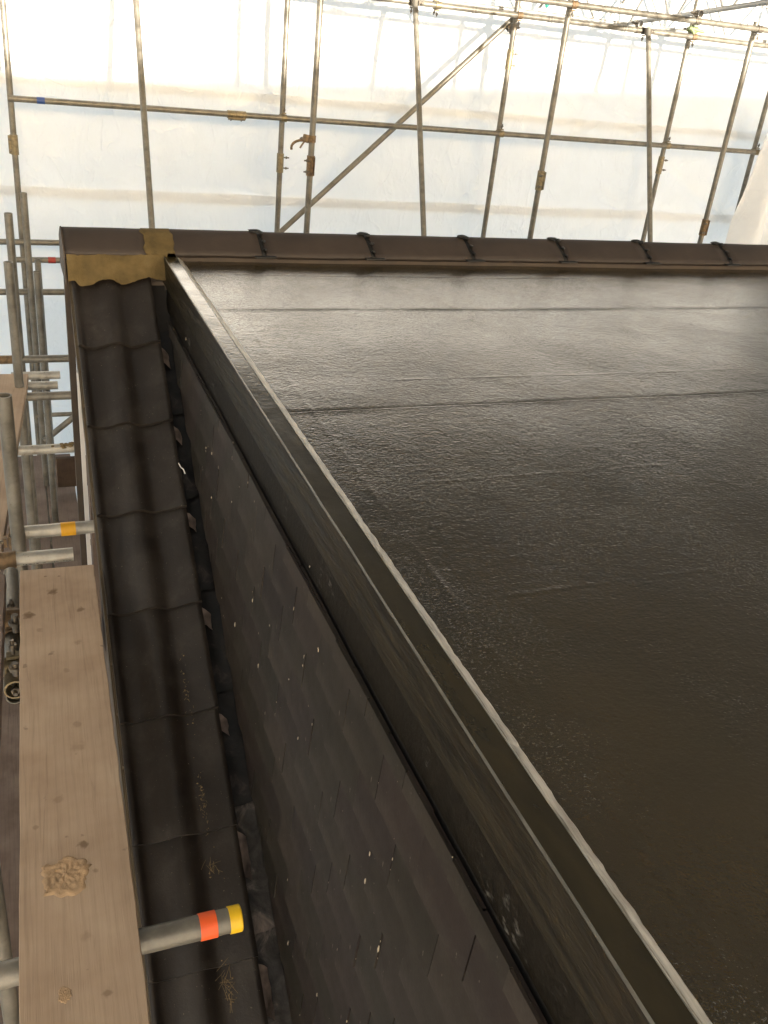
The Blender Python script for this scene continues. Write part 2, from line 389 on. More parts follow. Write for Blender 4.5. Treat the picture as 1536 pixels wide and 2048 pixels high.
# roof tiles -------------------------------------------------------------
PROF = [(0, .010), (.03, .012), (.055, .011), (.075, .003), (.12, -.003), (.2, -.004), (.27, .001), (.34, .011), (.4, .019), (.45, .0225), (.5, .0215), (.55, .015), (.6, .006), (.64, .002), (.68, .0015), (.73, .005), (.8, .0125), (.87, .020), (.94, .0265), (1.0, .030)]
TW = .290; TL = .42; TT = .015
def tile_mesh(nm, seed):
    rr = random.Random(seed)
    ns = 7; nu = len(PROF)
    vs = []; fs = []
    for layer in (0, 1):
        for j in range(ns):
            s_ = TL * j / (ns - 1)
            for i, (u, h) in enumerate(PROF):
                wob = .0012 * noise.noise(Vector((u * 5 + seed, s_ * 6, layer)))
                e = .0022 * noise.noise(Vector((u * 14 + seed * 3.1, 0, 0))) if j == 0 else 0
                vs.append((u * TW - TW, s_ + e, h - .030 + wob - (TT if layer else 0) - (.0004 if (j == 0 and not layer) else 0)))
    def id_(l, j, i): return l * ns * nu + j * nu + i
    for j in range(ns - 1):
        for i in range(nu - 1):
            fs.append([id_(0, j, i), id_(0, j, i + 1), id_(0, j + 1, i + 1), id_(0, j + 1, i)])
            fs.append([id_(1, j, i + 1), id_(1, j, i), id_(1, j + 1, i), id_(1, j + 1, i + 1)])
    for i in range(nu - 1):
        k_ = len(vs); vs += [vs[id_(1, 0, i)], vs[id_(1, 0, i + 1)], vs[id_(0, 0, i + 1)], vs[id_(0, 0, i)]]; fs.append([k_, k_ + 1, k_ + 2, k_ + 3])
        fs.append([id_(0, ns - 1, i), id_(0, ns - 1, i + 1), id_(1, ns - 1, i + 1), id_(1, ns - 1, i)])
    for j in range(ns - 1):
        fs.append([id_(0, j, 0), id_(0, j + 1, 0), id_(1, j + 1, 0), id_(1, j, 0)])
        fs.append([id_(0, j + 1, nu - 1), id_(0, j, nu - 1), id_(1, j, nu - 1), id_(1, j + 1, nu - 1)])
    me = mesh(nm, vs, fs)
    nsm = 2 * (ns - 1) * (nu - 1)
    me.polygons.foreach_set('use_smooth', [k < nsm for k in range(len(me.polygons))])
    return me
tile_meshes = [tile_mesh('roof_tile', 3 + 5 * k) for k in range(3)]
TIP0 = 3.345; DY = .2955
for i in range(10):
    y = TIP0 - DY * i
    o = obj('roof_tile', tile_meshes[i % 3], 'tile', main_roof, (.494 - .0040 * i, y, z0(y)))
    o.rotation_euler = (PITCH - R(2.6), rnd.uniform(-.006, .006), R(-.7) + rnd.uniform(-.004, .004))

# secret gutter of lead beside the tiles, a soaker to each course
for i in range(11):
    y = TIP0 - DY * (i - .4)
    ns, nu = 9, 7
    vs = []; fs = []
    for j in range(ns):
        for k in range(nu):
            yy = y - DY * 1.12 * j / (ns - 1); xx = .462 + .098 * k / (nu - 1) - .003 * i
            up = .030 * (k / (nu - 1)) ** 2 * .4
            lift = .012 * (j / (ns - 1))
            vs.append((xx, yy, z0(yy) - .088 + up + lift + .008 * noise.noise(Vector((xx * 30, yy * 14, i)))))
    for j in range(ns - 1):
        for k in range(nu - 1): fs.append([j * nu + k, j * nu + k + 1, (j + 1) * nu + k + 1, (j + 1) * nu + k])
    me = mesh('lead_soaker', [Vector(v) - Vector((.5, y, z0(y))) for v in vs], fs)
    obj('lead_soaker', me, 'lead' if i < 5 else 'lead_lit', main_roof, (.5, y, z0(y)), True)
    # folded lead tab under the tile corner, its glint put into the pale colour
    yt = TIP0 - DY * i - .004; L = .026 + .012 * rnd.random() + (.012 * i if i > 4 else 0); xr = .489 - .004 * i
    vs = []; fs = []
    for j in range(6):
        for k in range(5):
            u = k / 4; v = j / 5
            wv = .004 * noise.noise(Vector((u * 3 + i, v * 4, 2)))
            vs.append((xr - .004 + (.034 + .004 * rnd.random() * (1 if k == 4 else 0)) * u, yt - L * v, z0(yt - L * v) - .022 - .030 * u * u - .020 * v + wv))
    for j in range(5):
        for k in range(4): fs.append([j * 5 + k, j * 5 + k + 1, (j + 1) * 5 + k + 1, (j + 1) * 5 + k])
    me = mesh('lead_tab', [Vector(v) - Vector((.5, yt, z0(yt))) for v in vs], fs)
    obj('lead_tab', me, 'lead_glint', main_roof, (.5, yt, z0(yt)), True)

# verge: undercloak strip and bargeboard along the gable
def vx(y): return .205 - .0136 * (3.345 - y)          # verge line drifts slightly
ya, yb = 0.2, 3.70
v = MB((.2, 2, z0(2)))
v.prism([(vx(ya) - .010, ya, z0(ya) - .064), (vx(ya) + .03, ya, z0(ya) - .064), (vx(yb) + .03, yb, z0(yb) - .064), (vx(yb) - .010, yb, z0(yb) - .064)], (0, 0, -.006))
v.build('verge_undercloak', 'verge', house)
v = MB((.19, 2, z0(2)))
v.prism([(vx(ya) - .006, ya, z0(ya) - .0715), (vx(ya) + .014, ya, z0(ya) - .0715), (vx(yb) + .014, yb, z0(yb) - .0715), (vx(yb) - .006, yb, z0(yb) - .0715)], (0, 0, -.15))
v.build('bargeboard', 'timber', house)
v = MB((.2, 2, z0(2)))
n = 26
for k in range(n):
    a = ya + (yb - ya) * k / n; b = a + (yb - ya) / n * .9
    jj = rnd.uniform(-.002, .002)
    v.prism([(vx(a) - .004 + jj, a, z0(a) - .051), (vx(a) + .010, a, z0(a) - .050), (vx(b) + .010, b, z0(b) - .050), (vx(b) - .004 + jj, b, z0(b) - .051)], (0, 0, -.0125))
vm = v.build('verge_mortar', 'verge', house)
# gable wall with a brown corner timber and a white pipe
v = MB((.26, 3, -4))
v.prism([(.235, -.6, GROUND), (.235, RIDGE_Y, GROUND), (.235, RIDGE_Y, z0(RIDGE_Y) - .2), (.235, -.6, z0(-.6) - .2)], (.18, 0, 0))
v.build('gable_wall', 'render', house)
v = MB((.205, 3.70, -2)); v.box((.186, 3.70, -2.62), (.212, 3.735, z0(3.7) - .03)); v.build('corner_timber', 'timber', house)
v = MB((.20, 3.3, -2)); v.box((.190, 3.30, -2.42), (.2035, 3.335, z0(3.3) - .075)); v.build('white_batten', 'pvc', house)
v = MB((.21, 3.2, -2)); v.box((.2045, 3.20, -2.42), (.224, 3.30, z0(3.2) - .22)); v.build('grey_batten', 'board_old', house)
# house body below the dormer and front wall
v = MB((3, 1, -4)); v.box((.66, -.45, GROUND), (6.0, 6.9, -3.4)); v.build('lower_wall', 'render', house)

# ridge ---------------------------------------------------------------------
bed = MB((2, RIDGE_Y, -.9))
def zr_back(y): return z0(RIDGE_Y) - .05 - TP * (y - RIDGE_Y)
bed.prism([(.205, 3.675, -.90), (.205, 3.79, -.835), (.205, 3.90, -.90), (.205, 3.94, -1.02), (.205, 3.675, -1.02)], (6.0, 0, 0))
ridge = bed.build('ridge', 'timber', house)
# mortar fillet over the tile tops: follows the tile waves
vs = []; fs = []; nu = 44
for i in range(nu + 1):
    u = i / nu; x = .196 + .366 * u
    uu = (x - .204) / TW
    h = PROF[0][1] if uu <= 0 else PROF[-1][1]
    for (a, ha), (b, hb) in zip(PROF, PROF[1:]):
        if a <= uu <= b: h = ha + (hb - ha) * (uu - a) / (b - a)
    if uu > 1: h = .03 - .02 * min(1, (uu - 1) * 4)
    yb_ = 3.604 + .006 * noise.noise(Vector((u * 12, 0, 0))) + .005 * noise.noise(Vector((u * 37, 1, 0)))
    zb = z0(yb_) - .030 + h - .003
    zt = -.868
    for j in range(6):
        v_ = j / 5
        bul = .010 * math.sin(math.pi * v_) + .005 * noise.noise(Vector((u * 9, v_ * 4, 5))) + .003 * noise.noise(Vector((u * 30, v_ * 11, 5)))
        vs.append((x, 3.668 + (yb_ - 3.668) * v_ - bul * .6, zt + (zb - zt) * v_ + bul * .5))
for i in range(nu):
    for j in range(5):
        k = i * 6 + j; fs.append([k, k + 1, k + 7, k + 6])
o0 = Vector((.38, 3.64, -.9))
me = mesh('mortar_fillet', [Vector(v) - o0 for v in vs], fs)
obj('mortar_fillet', me, 'mortar', ridge, o0, True)
# mortar pad closing the joint between the end ridge tile and the next one, round the trim end
def ridge_prof(k=0.0):
    pts = []
    for a in range(13):
        t_ = a / 12; y = 3.655 + .27 * t_
        s_ = abs(t_ - .5) * 2
        z = -.810 - .064 * (s_ ** 1.35)
        pts.append((y, z + k))
    return pts
def ridge_piece(name, xa, xb, k=0.0, thick=.014, mat='ridge', parent=None, taper=0.0, jag=0.0, seed=0, nx=10):
    P = ridge_prof(k); n = len(P); vs = []; fs = []
    for layer in (0, 1):
        for i in range(nx + 1):
            t_ = i / nx
            for q, (y, z) in enumerate(P):
                x = xa + (xb - xa) * t_
                if i == nx: x += jag * noise.noise(Vector((q * .7, seed, 0)))
                if i == 0: x += jag * noise.noise(Vector((q * .7, seed, 3)))
                lift = taper * (1 - t_) + .002 * noise.noise(Vector((x * 7, q * .5, seed)))
                vs.append((x, y, z + lift - thick * layer))
    def I(l, i, q): return l * (nx + 1) * n + i * n + q
    for i in range(nx):
        for q in range(n - 1):
            fs.append([I(0, i, q), I(0, i + 1, q), I(0, i + 1, q + 1), I(0, i, q + 1)])
            fs.append([I(1, i, q), I(1, i, q + 1), I(1, i + 1, q + 1), I(1, i + 1, q)])
        fs.append([I(0, i, 0), I(1, i, 0), I(1, i + 1, 0), I(0, i + 1, 0)])
        fs.append([I(0, i, n - 1), I(0, i + 1, n - 1), I(1, i + 1, n - 1), I(1, i, n - 1)])
    for q in range(n - 1):
        fs.append([I(0, 0, q), I(0, 0, q + 1), I(1, 0, q + 1), I(1, 0, q)])
        fs.append([I(0, nx, q), I(1, nx, q), I(1, nx, q + 1), I(0, nx, q + 1)])
    og = Vector(((xa + xb) / 2, RIDGE_Y, -.85))
    me = mesh(name, [Vector(v) - og for v in vs], fs)
    nsm = 2 * nx * (n - 1) + 2 * nx
    o = obj(name, me, mat, parent, og)
    me.polygons.foreach_set('use_smooth', [True] * len(me.polygons))
    return o
JX = [.955, 1.425, 1.895, 2.365, 2.83, 3.31, 3.78, 4.25, 4.72]
e = ridge_piece('ridge_tile', .192, .495, 0, mat='ridge', parent=ridge, seed=1, jag=.003)
mp = ridge_piece('mortar_pad', .488, .600, .003, .02, 'mortar', ridge, 0, .022, 9, nx=12)
xs = [.560] + JX
for i in range(len(xs) - 1):
    ridge_piece('ridge_tile', xs[i] + .010, xs[i + 1] - .010, rnd.uniform(-.002, .002), mat='ridge', parent=ridge, seed=i + 11, jag=.002)
for i, x in enumerate(JX[:-1]):
    # dark union strap with clamping plate on the crown and a foot plate on the roof
    u = ridge_piece('ridge_union', x - .008, x + .007, -.003, .010, 'rubber', ridge, 0, .012, 30 + i, nx=4)
    c = MB((x, RIDGE_Y, -.8))
    vs = []
    c.ball((x - .020 + .01 * rnd.random(), 3.785, -.806), .022, (1.2, .8, .30), 9, 6, .35)
    c.ball((x + .004, 3.765, -.808), .014, (1, .9, .5), 8, 6, .4)
    c.ball((x + .008, 3.715, -.832), .009, (1, 1.4, .6), 8, 6, .5)
    c.ball((x + .004, 3.675, -.856), .008, (1, 1.6, .7), 8, 6, .5)
    c.build('union_clamp', 'rubber', ridge)
    c = MB((x, 3.65, -.88)); c.box((x - .045 + .008 * rnd.random(), 3.630, -.8795), (x + .045, 3.665, -.8755)); c.build('union_foot', 'rubber', ridge)
# end cap of the ridge over the gable
c = MB((.19, RIDGE_Y, -.9)); P = ridge_prof(.002)
c.prism([(.187, y, z) for y, z in P] + [(.187, 3.93, -.99), (.187, 3.62, -.99)], (.0045, 0, 0)); c.build('ridge_end_plate', 'timber', ridge)
# dark upstand under the ridge tiles where the flat roof is dressed up
c = MB((3, 3.68, -.89)); c.box((.60, 3.662, -.92), (6.0, 3.674, -.874)); c.build('roof_upstand', 'timber', house)

# dormer flat roof: one laminate sheet, lapped in bands -------------------------
ys = [-.5]
seams = [(3.46, .62, 2.42, .0016), (3.005, .60, 6.0, .0015), (2.115, .60, 6.0, .0014)]
weals = [(2.32, 1.0, 2.2), (1.68, .85, 1.5), (1.22, .8, 2.0)]
step = .03
y = -.5
while y < 3.66:
    ys.append(y + step); y += step
for s_ in seams:
    for dlt in (-.011, -.006, -.003, 0.0, .003, .006): ys.append(s_[0] + dlt)
ys = sorted(set(round(q, 4) for q in ys if q <= 3.66)) + [3.665]
xsx = [.612 + (6.0 - .612) * (k / 150) ** 1.25 for k in range(151)]
xsx = sorted(xsx + [.68 + .003 * k for k in range(11)])
for w_ in weals:
    ys += [w_[0] + .003 * k for k in range(-5, 6)]
ys = sorted(set(round(q, 4) for q in ys))
def roof_z(x, y):
    z = ZR + .0035 * noise.noise(Vector((x * .9, y * 1.3, 0))) + .0015 * noise.noise(Vector((x * 3, y * 4, 7)))
    for (sy, xa, xb, dp) in seams:
        if xa <= x <= xb:
            q = y - sy; dp = dp * (.75 + .7 * noise.noise(Vector((x * 2.3, sy, 0))) + .4 * noise.noise(Vector((x * 9, sy, 0))))
            if -.012 < q < .0: z += dp * (1 + q / .012) * .8
            if 0 <= q < .0065: z -= dp * .9 * (1 - q / .0065)
    for (sy, xa, xb) in weals:
        if xa <= x <= xb: z += .0009 * max(0, .4 + noise.noise(Vector((x * 6, sy, 3)))) * math.exp(-((y - sy) / .006) ** 2)
    z += .0016 * max(0, .35 + noise.noise(Vector((y * 5, 2, 3))) + .5 * noise.noise(Vector((y * 22, 2, 3)))) * math.exp(-((x - .695 - .004 * noise.noise(Vector((y * 4, 0, 0)))) / .009) ** 2)
    return z
vs = []; fs = []
nx = len(xsx)
for yy in ys:
    for xx in xsx:
        wob = .010 * noise.noise(Vector((xx * .8, 3.3, 0))) * min(1, max(0, (3.6 - yy) / .3)) + .002 * noise.noise(Vector((xx * 9, yy, 0)))
        vs.append((xx, yy + wob, roof_z(xx, yy)))
for j in range(len(ys) - 1):
    for i in range(nx - 1):
        fs.append([j * nx + i, j * nx + i + 1, (j + 1) * nx + i + 1, (j + 1) * nx + i])
o0 = Vector((2, 2, ZR))
me = bpy.data.meshes.new('dormer_roof'); me.from_pydata([tuple(Vector(v) - o0) for v in vs], [], fs); me.update()
dr = obj('dormer_roof', me, 'grp', house, o0, True)
# raised edge trim: extruded profile along the verge of the flat roof
def extrude_profile(name, prof, y0_, y1_, mat, parent, wob=.0, seed=0, n=60, sm=False, fq=6):
    vs = []; fs = []; k = len(prof)
    for j in range(n + 1):
        yy = y0_ + (y1_ - y0_) * j / n
        for q, (x, z) in enumerate(prof):
            vs.append((x + wob * noise.noise(Vector((yy * fq, q * .35, seed))), yy, z + wob * .7 * noise.noise(Vector((yy * fq, q * .35, seed + 20)))))
    for j in range(n):
        for q in range(k):
            fs.append([j * k + q, j * k + (q + 1) % k, (j + 1) * k + (q + 1) % k, (j + 1) * k + q])
    fs.append(list(range(k))); fs.append([n * k + q for q in range(k)][::-1])
    og = Vector((prof[0][0], (y0_ + y1_) / 2, prof[0][1]))
    me = mesh(name, [Vector(v) - og for v in vs], fs)
    return obj(name, me, mat, parent, og, sm)
Y0, Y1 = -.5, 3.70
trim = extrude_profile('edge_trim', [(.5580, -.8850), (.6030, -.8855), (.6030, -.960), (.5580, -.960)], Y0, Y1, 'trim', house, .0012, 1, 90)
extrude_profile('trim_bevel', [(.5547, -.8872), (.5578, -.8846), (.5578, -.905), (.5550, -.905)], Y0, Y1, 'edge', trim, .0009, 2, 140)
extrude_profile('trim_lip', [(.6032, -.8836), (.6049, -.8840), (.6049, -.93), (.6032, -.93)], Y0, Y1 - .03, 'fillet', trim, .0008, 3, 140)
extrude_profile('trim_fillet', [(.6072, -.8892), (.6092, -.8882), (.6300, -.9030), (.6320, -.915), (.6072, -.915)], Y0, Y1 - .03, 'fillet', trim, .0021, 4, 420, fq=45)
extrude_profile('fascia', [(.5543, -.8876), (.5543, -.9915), (.5700, -.9915), (.5700, -.8876)], Y0, Y1 - .01, 'fascia', house, .0003, 5, 60)
extrude_profile('fascia_band', [(.5568, -.9905), (.5545, -1.0760), (.5690, -1.0760), (.5690, -.9905)], Y0, 3.60, 'band', house, .0003, 6, 60)
extrude_profile('trim_groove', [(.6050, -.8890), (.6071, -.8895), (.6071, -.93), (.6050, -.93)], Y0, Y1 - .03, 'trim', trim, .0003, 8, 40)
# trim end cap at the ridge: grey rubber boot
c = MB((.58, 3.70, -.88)); c.box((.552, 3.692, -.96), (.606, 3.716, -.868)); c.build('trim_end_cap', 'rubber', trim)

# cheek of hung slates --------------------------------------------------------
c = MB((.57, 2, -1.6))
pts = [(3.64, -1.076), (-.5, -1.076), (-.5, -3.4), (.2, -3.4)]
c.prism([(.556, y_, z_) for y_, z_ in ((3.52, -1.0775), (-.5, -1.0775), (-.5, z0(-.5) - .2), (3.52, z0(3.52) - .1))], (.02, 0, 0))
cheek = c.build('dormer_cheek', 'deck', house)
GA = .1155; SW = .186
def clip(poly, f):
    out = []
    for i in range(len(poly)):
        a, b = poly[i], poly[(i + 1) % len(poly)]
        fa, fb = f(a), f(b)
        if fa >= 0: out.append(a)
        if (fa >= 0) != (fb >= 0):
            t_ = fa / (fa - fb); out.append((a[0] + (b[0] - a[0]) * t_, a[1] + (b[1] - a[1]) * t_))
    return out
cut = lambda q: q[1] - (z0(q[0]) - .030 + .010 * noise.noise(Vector((q[0] * 9, 0, 0))))
top = lambda q: -1.0775 - q[1]
nsl = 0
for j in range(19):
    zb = -1.1185 - GA * j
    off = .826 + (SW / 2 if j % 2 else 0)
    for k in range(-7, 17):
        ya = off + SW * k + .0012 + rnd.uniform(-.0012, .0012); yb = ya + SW - .0024
        zt = zb + .225; zbj = zb + rnd.uniform(-.0015, .0015)
        poly = [(ya, zbj), (yb, zbj + rnd.uniform(-.0012, .0012)), (yb, zt), (ya, zt)]
        poly = clip(poly, cut)
        if len(poly) >= 3: poly = clip(poly, top)
        if len(poly) >= 3: poly = clip(poly, lambda q: 3.60 - q[0])
        if len(poly) < 3 or max(q[1] for q in poly) - min(q[1] for q in poly) < .012: continue
        if poly[0][0] < -.25 and max(q[0] for q in poly) < -.2: continue
        # tilt: foot of each slate stands proud of the course below
        yc_ = sum(q[0] for q in poly) / len(poly); cz = zb
        og = Vector((.545, yc_, cz)); lift = rnd.uniform(-.0018, .0014)
        fx = lambda z_: .5455 - .0105 * (zt - z_) / .115 * .62 + lift
        tw_ = rnd.uniform(-.014, .014)
        P3 = [Vector((fx(q[1]) + tw_ * (q[0] - yc_), q[0], q[1])) - og for q in poly]
        n_ = len(P3); Q3 = [p + Vector((.0055, 0, 0)) for p in P3]
        me = mesh('slate', P3 + Q3, [list(range(n_)), list(range(n_, 2 * n_))[::-1]] + [[i, (i + 1) % n_, n_ + (i + 1) % n_, n_ + i] for i in range(n_)])
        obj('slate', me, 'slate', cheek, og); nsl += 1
print('slates', nsl)

# ================================================================== SHEETING
def ties_disp(x, z, ties):
    s = 0
    for (tx, tz) in ties:
        dx, dz = x - tx, z - tz; r = math.hypot(dx, dz)
        if r < .9:
            th = math.atan2(dz, dx)
            s += .020 * math.exp(-r / .22) * math.cos(9 * th + tx * 3) + .03 * math.exp(-r / .12)
    return s
TIES = [(x, z) for x in (.1, 2.33, 4.44, 6.38, 7.52) for z in (-.70, -1.58)] + [(3.53, -.72), (5.5, -.8)]
def sheet(name, xa, xb, za, zb, y, nx, nz, seed, label, amp=.02, group=None):
    vs = []; fs = []
    for j in range(nz + 1):
        z = za + (zb - za) * j / nz
        for i in range(nx + 1):
            x = xa + (xb - xa) * i / nx
            dy = amp * noise.fractal(Vector((x * .9, z * 1.3, seed)), 1.0, 2.0, 4) + ties_disp(x, z, TIES)
            # pull lines below the seam
            dy += .006 * math.exp(-abs(z + .80) / .12) * math.sin(x * 38 + 2 * noise.noise(Vector((x * 2, 0, 0))))
            # diagonal drag folds
            fd = (x - 4.9) * .55 + (z + .1); dy += .018 * math.exp(-(fd / .05) ** 2) * max(0, min(1, (x - 4.5)))
            dz = .012 * noise.noise(Vector((x * 1.3, seed, 0))) if j in (0, nz) else 0
            vs.append((x, y - dy, z + dz))
    for j in range(nz):
        for i in range(nx):
            k = j * (nx + 1) + i; fs.append([k, k + 1, k + nx + 2, k + nx + 1])
    og = Vector(((xa + xb) / 2, y, za))
    me = bpy.data.meshes.new(name); me.from_pydata([tuple(Vector(v) - og) for v in vs], [], fs); me.update()
    o = obj(name, me, 'sheet', None, og, True); tag(o, label, 'sheeting', group); return o
sheet('plastic_sheet', -3.0, 11.0, -.73, 1.22, 8.80, 320, 56, 1, 'top strip of white translucent sheeting, brightest, under the roof trusses')
sheet('plastic_sheet', -3.0, 11.0, -1.62, -.67, 8.775, 320, 34, 5, 'middle strip of white translucent sheeting crossed by the long ledger tube')
sheet('plastic_sheet', -3.0, 11.0, GROUND + .02, -1.54, 8.75, 200, 50, 9, 'lowest strip of white sheeting, bluish, seen beside the roof verge')
def flat_sheet(name, corners, nu, nv, seed, label, amp=.03):
    a, b, c_, d_ = [Vector(q) for q in corners]; nrm = (b - a).cross(d_ - a).normalized()
    vs = []; fs = []
    for j in range(nv + 1):
        for i in range(nu + 1):
            u, v = i / nu, j / nv
            p = (a * (1 - u) + b * u) * (1 - v) + (d_ * (1 - u) + c_ * u) * v
            vs.append(p + nrm * amp * noise.fractal(p * .8 + Vector((seed, 0, 0)), 1, 2, 3) - a)
    for j in range(nv):
        for i in range(nu):
            k = j * (nu + 1) + i; fs.append([k, k + 1, k + nu + 2, k + nu + 1])
    me = bpy.data.meshes.new(name); me.from_pydata([tuple(v) for v in vs], [], fs); me.update()
    o = obj(name, me, 'roof_sheet' if name == 'roof_sheet' else 'sheet', None, a, True); tag(o, label, 'sheeting'); return o
RS = .17
def zroof(y): return 1.18 + RS * (8.80 - y)
flat_sheet('roof_sheet', [(-3, 8.82, zroof(8.82)), (11, 8.82, zroof(8.82)), (11, -4.4, zroof(-4.4)), (-3, -4.4, zroof(-4.4))], 50, 40, 3, 'grey roof sheeting overhead, unseen, slope and tone set for the light')  # unseen roof, sloped to let low sun reach the back sheeting
flat_sheet('side_sheet', [(-3.0, 8.8, GROUND), (-3.0, -4.5, GROUND), (-3.0, -4.5, 3.38), (-3.0, 8.8, 1.18)], 40, 20, 4, 'white side sheeting left of the scaffold, outside the picture')
flat_sheet('side_sheet', [(11.0, -4.5, GROUND), (11.0, 8.8, GROUND), (11.0, 8.8, 1.15), (11.0, -4.5, 3.35)], 40, 20, 5, 'white side sheeting right of the house, outside the picture')
flat_sheet('rear_sun_block', [(-3.0, -4.5, GROUND), (12.0, -4.5, GROUND), (12.0, -4.5, 2.15), (-3.0, -4.5, 1.35)], 40, 20, 6, 'added white sheeting behind the photographer, blocks low sun, outside the picture')  # added unseen wall, its sloping top sets the sun's shadow edge
# loose sheet gathered round the far right upright
vs = []; fs = []; nu, nv = 46, 40
for j in range(nv + 1):
    v = j / nv; z = -.50 - 1.65 * v
    spread = .05 + .80 * min(1, max(0, v * 1.3)) ** .8
    for i in range(nu + 1):
        u = i / nu
        x = 7.57 + .55 * (1 - v) * u * .9 + (u - .18) * spread * 1.1
        y = 8.26 + (.07 + .09 * v) * math.sin(u * 15 + 2.2 * v + 1.2 * noise.noise(Vector((u * 3, v * 2, 0)))) + .06 * noise.noise(Vector((u * 3, v * 3, 4))) - .1 * v * u
        vs.append(Vector((x, y, z + .03 * math.sin(u * 9))) - Vector((7.5, 8.28, -.5)))
for j in range(nv):
    for i in range(nu):
        k = j * (nu + 1) + i; fs.append([k, k + 1, k + nu + 2, k + nu + 1])
me = bpy.data.meshes.new('loose_sheet'); me.from_pydata([tuple(v) for v in vs], [], fs); me.update()
o = obj('loose_sheet', me, 'sheet', None, (7.5, 8.28, -.5), True); tag(o, 'loose crumpled sheet hanging in folds at the right edge', 'sheeting')

# ================================================================== SCAFFOLD
TR = .02415
def tube(p0, p1, label, mat='galv', r=TR, group=None, name='scaffold_tube', seg=20):
    b = MB(p0); b.cyl(p0, p1, r, seg, inner=r - .004)
    o = b.build(name, mat); tag(o, label, 'tube', group); o['p'] = 0
    del o['p']; return o
def bolt(mb_parent, p, d, L=.05, r=.006):
    p = Vector(p); d = Vector(d).normalized(); b = MB(p)
    b.cyl(p, p + d * L, r, 8); b.cyl(p + d * L * .45, p + d * (L * .45 + .011), r * 2.0, 6)
    return b.build('bolt', 'bolt', mb_parent)
def sleeve(t, c, axis, out, mat='coupler', L=.12, r=TR + .007, out2=None):
    """sleeve coupler joining two tubes end to end, with two bolts"""
    c = Vector(c); a = Vector(axis).normalized(); b = MB(c)
    b.cyl(c - a * L / 2, c + a * L / 2, r, 18, inner=TR + .0006)
    o_ = Vector(out).normalized(); side = a.cross(o_)
    # split flanges
    for s in (-1, 1):
        f = c + o_ * (r + .004)
        q0 = f - a * L * .46 + side * (.004 * s + .003 * s); 
        b.prism([q0 - o_ * .008, q0 + o_ * .008, q0 + o_ * .008 + a * L * .92, q0 - o_ * .008 + a * L * .92], side * .006 * s)
    k = b.build('sleeve_coupler', mat, t)
    for q in (-.28, .28): bolt(k, c + a * L * q + o_ * (r - .004) - side * .02, side + o_ * .2 if out2 is None else out2, .055)
    return k
def clamp(t, c, a1, a2, mat='coupler', off=None, r=TR + .006):
    """right-angle or swivel coupler: two bands bolted back to back"""
    c = Vector(c); a1 = Vector(a1).normalized(); a2 = Vector(a2).normalized(); off = Vector(off)
    b = MB(c); L = .05
    b.cyl(c - a1 * L / 2, c + a1 * L / 2, r, 16, inner=TR + .0006)
    b.cyl(c + off - a2 * L / 2, c + off + a2 * L / 2, r, 16, inner=TR + .0006)
    m_ = c + off * .5; s1 = off.normalized(); s2 = s1.cross(a1)
    b.prism([m_ - a1 * .02 - s2 * .02 - s1 * .008, m_ + a1 * .02 - s2 * .02 - s1 * .008, m_ + a1 * .02 + s2 * .02 - s1 * .008, m_ - a1 * .02 + s2 * .02 - s1 * .008], s1 * .016)
    for (cc, ax, sg) in ((c, a1, -1), (c + off, a2, 1)):
        p = cc + s1 * sg * (r + .002) * .2; d = s1.cross(ax).normalized()
        q = cc + d * (r + .004); b.prism([q - ax * .018 - s1 * .012, q + ax * .018 - s1 * .012, q + ax * .018 + s1 * .012, q - ax * .018 + s1 * .012], d * .010)
    k = b.build('coupler', mat, t)
    for (cc, ax) in ((c, a1), (c + off, a2)):
        d = s1.cross(ax).normalized(); bolt(k, cc + d * (r + .012), s1 * (-1 if cc is c else 1) * .2 + d, .045)
    return k
def band(t, name, c, axis, L, r, mat):
    c = Vector(c); a = Vector(axis).normalized(); b = MB(c); b.cyl(c - a * L / 2, c + a * L / 2, r, 24, inner=TR + .0003)
    return b.build(name, mat, t)
UP = Vector((0, 0, 1)); XX = Vector((1, 0, 0)); YY = Vector((0, 1, 0))

# outer row of uprights standing at the sheet
YO = 8.45; YI = 7.40
G_O = 'uprights along the white sheeting'
lab_o = ['long upright at the far left with a sleeve coupler, start of the ledger', 'upright left of centre clamped behind the ledger, plain sleeve below',
         'upright behind the ledger where the diagonal brace ends at its top', 'upright right of centre crossing behind the leaning pole, clamped to the ledger', 'upright at the right edge wrapped by the loose sheet']
OX = [.108, 2.315, 4.445, 6.375, 7.535]
ups = []
for i, x in enumerate(OX):
    ztop = .62 if i else .5
    o = tube((x, YO, GROUND), (x, YO, ztop), lab_o[i], group=G_O); ups.append(o)
    if i: clamp(o, (x, YO, -.825), UP, XX, 'coupler', (0, -.05, 0))
sleeve(ups[0], (OX[0], YO, -1.17), UP, (-1, -.2, 0), 'coupler', .15)
sleeve(ups[1], (OX[1], YO, -1.20), UP, (.4, 1, 0), 'coupler', .16, out2=Vector((1, -.1, 0)))
sleeve(ups[2], (OX[2], YO, -.19), UP, (.6, .8, 0), 'coupler', .17, out2=Vector((1, -.1, 0)))
sleeve(ups[3], (OX[3], YO, -1.02), UP, (.6, .8, 0), 'coupler', .17, out2=Vector((1, -.1, 0)))
